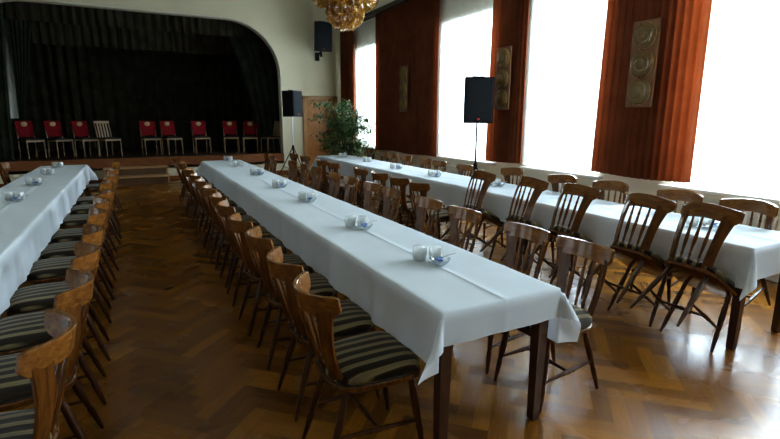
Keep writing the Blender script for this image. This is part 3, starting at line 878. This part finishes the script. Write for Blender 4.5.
# ------------------------------------------------------------------ chandelier
ch = empty('chandelier', (3.36, 8.0, 3.09), label='large amber glass chandelier of clustered shades hanging at the top', cat='chandelier')
m = MB(); m.lathe((0, 0, .15), (0, 0, ZC - 3.09), [(0, .03), (.05, .012), (.95, .012), (.96, .08), (1, .09)], 12); m.build('stem', M['brass'], ch)
m = MB()
for rr, z in ((.18, .24), (.46, .60), (.34, .80)):
    m.tube([(rr * math.cos(2 * PI * k / 32), rr * math.sin(2 * PI * k / 32), z) for k in range(33)], .010, 6)
    for k in range(6):
        a = 2 * PI * k / 6; m.tube([(0, 0, z + .04), (rr * math.cos(a), rr * math.sin(a), z)], .007, 6)
m.build('frame', M['brass'], ch)
rs = random.Random(11)
def shade_mesh(seed):
    r2 = random.Random(seed); mb = MB()
    rings = []
    nn = 18
    p = [r2.random() * 6.28 for _ in range(3)]
    for t, r in ((0, .012), (.06, .045), (.25, .080), (.5, .098), (.75, .106), (1.0, .112), (.99, .105), (.7, .098), (.4, .082), (.15, .05), (.12, .004)):
        rings.append([(r * (1 + .10 * math.sin(5 * a + p[0]) * t + .05 * math.sin(9 * a + p[1])) * math.cos(a), r * (1 + .10 * math.sin(5 * a + p[0]) * t + .05 * math.sin(8 * a + p[2])) * math.sin(a), .12 * t + .012 * t * math.sin(5 * a + p[0])) for a in [2 * PI * q / nn for q in range(nn)]])
    mb.loft(rings)
    return mb.mesh('glass_shade', M['amber'])
sms = [shade_mesh(k) for k in range(4)]
for rr, z, cnt, tilt in ((.07, .10, 3, 2.8), (.19, .13, 7, 2.3), (.22, .24, 8, 1.7), (.36, .46, 8, 2.6), (.50, .47, 13, 2.2), (.54, .60, 14, 1.6), (.44, .74, 11, 1.2), (.22, .86, 6, .7)):
    off = rs.random() * 6
    for k in range(cnt):
        a = 2 * PI * k / cnt + off + rs.uniform(-.08, .08)
        o = bpy.data.objects.new('glass_shade', sms[rs.randrange(4)]); C.objects.link(o); o.parent = ch
        o.location = (rr * math.cos(a) * .85, rr * math.sin(a) * .85, z + rs.uniform(-.02, .02)); o.rotation_euler = (0, tilt + rs.uniform(-.2, .2), a)
for k in range(6):
    a = k * 1.05; m = MB(); m.lathe((.2 * math.cos(a), .2 * math.sin(a), .22), (.2 * math.cos(a), .2 * math.sin(a), .30), [(0, .004), (.4, .022), (.8, .018), (1, .012)], 10); m.build('bulb', M['wax'], ch)

# ------------------------------------------------------------------ plant
pl = empty('potted_fig', (4.60, 11.05, 0), label='tall bushy green potted plant beside the wooden door', cat='plant')
m = MB(); m.lathe((0, 0, 0), (0, 0, .36), [(0, .15), (.04, .16), (.85, .21), (.86, .23), (1, .235), (.99, .205), (.9, .20), (.89, .002)], 24); m.build('pot', M['pot'], pl)
m = MB(); m.lathe((0, 0, .30), (0, 0, .335), [(0, .19), (.8, .195), (1, .02)], 20); m.build('soil', M['soil'], pl)
rp = random.Random(5)
tips = []; m = MB()
for k in range(5):
    a = k * 1.26; pts = [Vector((.05 * math.cos(a), .05 * math.sin(a), .3))]
    top = Vector((.28 * math.cos(a), .28 * math.sin(a), 1.62 + rp.uniform(-.1, .25)))
    for t in (.33, .66, 1): pts.append(pts[0].lerp(top, t) + Vector((rp.uniform(-.04, .04), rp.uniform(-.04, .04), 0)))
    m.tube(pts, [.022, .018, .014, .008], 7)
    for b in range(17):
        t = rp.uniform(.2, 1); base = pts[0].lerp(top, t)
        a2 = rp.uniform(0, 2 * PI); L = rp.uniform(.30, .68) * (1.05 - .35 * abs(t - .5))
        tip = base + Vector((math.cos(a2) * L, math.sin(a2) * L * .85, rp.uniform(-.12, .48)))
        mid = base.lerp(tip, .5) + Vector((0, 0, .10))
        end = tip + Vector((math.cos(a2) * .06, math.sin(a2) * .06, -.06))
        tip.z = min(tip.z, 2.12)
        m.tube([base, mid, tip, end], [.006, .005, .003, .0015], 5)
        for q in range(34):
            s_ = rp.random() ** .7
            p = base.lerp(mid, s_ * 2) if s_ < .5 else mid.lerp(end, s_ * 2 - 1)
            tips.append((p, a2))
m.build('trunk', M['bark'], pl)
m = MB()
def leaf(mb, p, yaw, droop, L, w):
    d = Vector((math.cos(yaw) * math.cos(droop), math.sin(yaw) * math.cos(droop), math.sin(droop)))
    s_ = d.cross(Vector((0, 0, 1)));
    if s_.length < .05: s_ = Vector((1, 0, 0))
    s_.normalize(); s_ = (s_ + Vector((0, 0, rp.uniform(-.6, .6)))).normalized(); n_ = s_.cross(d)
    a = p; c = p + d * L * .45 - n_ * .008; e = p + d * L
    mb.add([a, c + s_ * w, c - n_ * L * .06, c - s_ * w, e - Vector((0, 0, L * .12))], [(0, 1, 2), (0, 2, 3), (1, 4, 2), (2, 4, 3)])
for p, a in tips:
    pp = p + Vector((rp.gauss(0, .045), rp.gauss(0, .045), rp.gauss(0, .045)))
    if pp.z < .62: continue
    leaf(m, pp, a + rp.uniform(-1.6, 1.6), rp.uniform(-1.1, .35), rp.uniform(.085, .14), rp.uniform(.017, .026))
m.build('foliage', M['leaf'], pl, False)
# lower paler plant beside it
p2 = empty('potted_shrub', (4.12, 10.42, 0), label='low pale-leaved plant below the bushy one at the end of the right table', cat='plant')
m = MB(); m.lathe((0, 0, 0), (0, 0, .26), [(0, .11), (.05, .12), (.9, .15), (1, .16), (.99, .14), (.9, .135), (.89, .002)], 20); m.build('pot', M['pot'], p2)
m = MB(); l = MB()
for k in range(26):
    a = rp.uniform(0, 2 * PI); r_ = rp.uniform(.05, .22); h = rp.uniform(.60, .97)
    pts = [Vector((.03 * math.cos(a), .03 * math.sin(a), .22)), Vector((r_ * .5 * math.cos(a), r_ * .5 * math.sin(a), h * .7)), Vector((r_ * math.cos(a), r_ * math.sin(a), h))]
    m.tube(pts, [.005, .004, .002], 5)
    for q in range(26):
        t = rp.uniform(.35, 1); p = pts[1].lerp(pts[2], t * 2 - 1) if t > .5 else pts[0].lerp(pts[1], t * 2)
        leaf(l, p, rp.uniform(0, 6.28), rp.uniform(-.5, .8), rp.uniform(.06, .11), rp.uniform(.013, .02))
m.build('stem', M['bark'], p2); l.build('foliage', M['leaf2'], p2, False)

# ------------------------------------------------------------------ radiators below the windows
def make_radiator(L):
    root = empty('radiator')
    m = MB()
    n_ = int(L / .05)
    for k in range(n_):
        y = -L / 2 + (k + .5) * L / n_
        m.box(-.035, .035, y - .019, y + .019, .0, .56, .006)
    m.box(-.03, .03, -L / 2, L / 2, .03, .06); m.box(-.03, .03, -L / 2, L / 2, .50, .53)
    m.build('radiator_panel', M['white'], root, False)
    for s in (-1, 1):
        m = MB(); m.box(-.02, .02, s * (L / 2 - .15) - .015, s * (L / 2 - .15) + .015, -.12, .02); m.build('radiator_foot', M['white'], root, False)
    m = MB(); m.lathe((0, L / 2, .05), (0, L / 2 + .08, .05), [(0, .012), (.5, .012), (.51, .024), (1, .022)], 10); m.build('valve', M['metal'], root)
    return root
rd = None
for k, lab in ((1, 'white ribbed radiator below the window nearest the camera'), (2, 'white ribbed radiator below the window between the lamps'), (3, 'white ribbed radiator below the window behind the speaker stand')):
    a, b = WIN[k]
    o = make_radiator(1.3) if rd is None else copy_tree(rd)
    rd = rd or o
    o.location = (XR - .06, (a + b) / 2, .12); tag(o, lab, 'radiator', 'white radiators below the windows')

# ------------------------------------------------------------------ light
w = bpy.data.worlds.new('overcast_sky'); bpy.context.scene.world = w; w.use_nodes = True
nt = w.node_tree; nt.nodes.clear()
o = nt.nodes.new('ShaderNodeOutputWorld'); b = nt.nodes.new('ShaderNodeBackground')
b.inputs['Color'].default_value = (0.90, 0.95, 1.0, 1); b.inputs['Strength'].default_value = 3.0
nt.links.new(b.outputs[0], o.inputs[0])
for k, (a, bb) in enumerate(WIN):
    L = bpy.data.lights.new('window_daylight', 'AREA'); L.shape = 'RECTANGLE'; L.size = bb - a + .3; L.size_y = WZ1 - WZ0 + .3
    L.energy = (700 if k < 2 else 540) * (bb - a) / 1.6; L.color = (0.76, 0.89, 1.0)
    lo = bpy.data.objects.new('window_daylight', L); C.objects.link(lo)
    lo.location = (XR + .72, (a + bb) / 2, (WZ0 + WZ1) / 2 + .30)
    lo.rotation_euler = Vector((-1, 0, -.36)).to_track_quat('-Z', 'Y').to_euler()

for k, (a, bb) in enumerate(WINL):
    L = bpy.data.lights.new('left_window_daylight', 'AREA'); L.shape = 'RECTANGLE'; L.size = bb - a + .3; L.size_y = WZ1 - WZ0 + .3
    L.energy = 42; L.color = (0.80, 0.90, 1.0)
    lo = bpy.data.objects.new('left_window_daylight', L); C.objects.link(lo)
    lo.location = (XL - .62, (a + bb) / 2, (WZ0 + WZ1) / 2 + .12)
    lo.rotation_euler = Vector((1, 0, -.22)).to_track_quat('-Z', 'Y').to_euler()

# ------------------------------------------------------------------ camera
f, yaw, pit, roll, H = 477.4235, .4863, .2102, .0038, 1.5803
fw = Vector((math.sin(yaw) * math.cos(pit), math.cos(yaw) * math.cos(pit), -math.sin(pit)))
rt = Vector((math.cos(yaw), -math.sin(yaw), 0)); up = rt.cross(fw)
c, s = math.cos(roll), math.sin(roll)
rt, up = rt * c + up * s, up * c - rt * s
cd = bpy.data.cameras.new('camera'); cam = bpy.data.objects.new('camera', cd); C.objects.link(cam)
cd.sensor_width = 36; cd.lens = f / 780 * 36; cd.clip_start = .05; cd.clip_end = 100
cam.matrix_world = Matrix(((rt.x, up.x, -fw.x, 0), (rt.y, up.y, -fw.y, 0), (rt.z, up.z, -fw.z, H), (0, 0, 0, 1)))
sc = bpy.context.scene; sc.camera = cam
sc.cycles.max_bounces = 8; sc.cycles.diffuse_bounces = 5; sc.cycles.transparent_max_bounces = 24
sc.cycles.sample_clamp_indirect = 8.0; sc.cycles.caustics_reflective = False; sc.cycles.caustics_refractive = False
sc.view_settings.view_transform = 'Standard'
sc.view_settings.look = 'Medium High Contrast'
sc.view_settings.exposure = -0.12
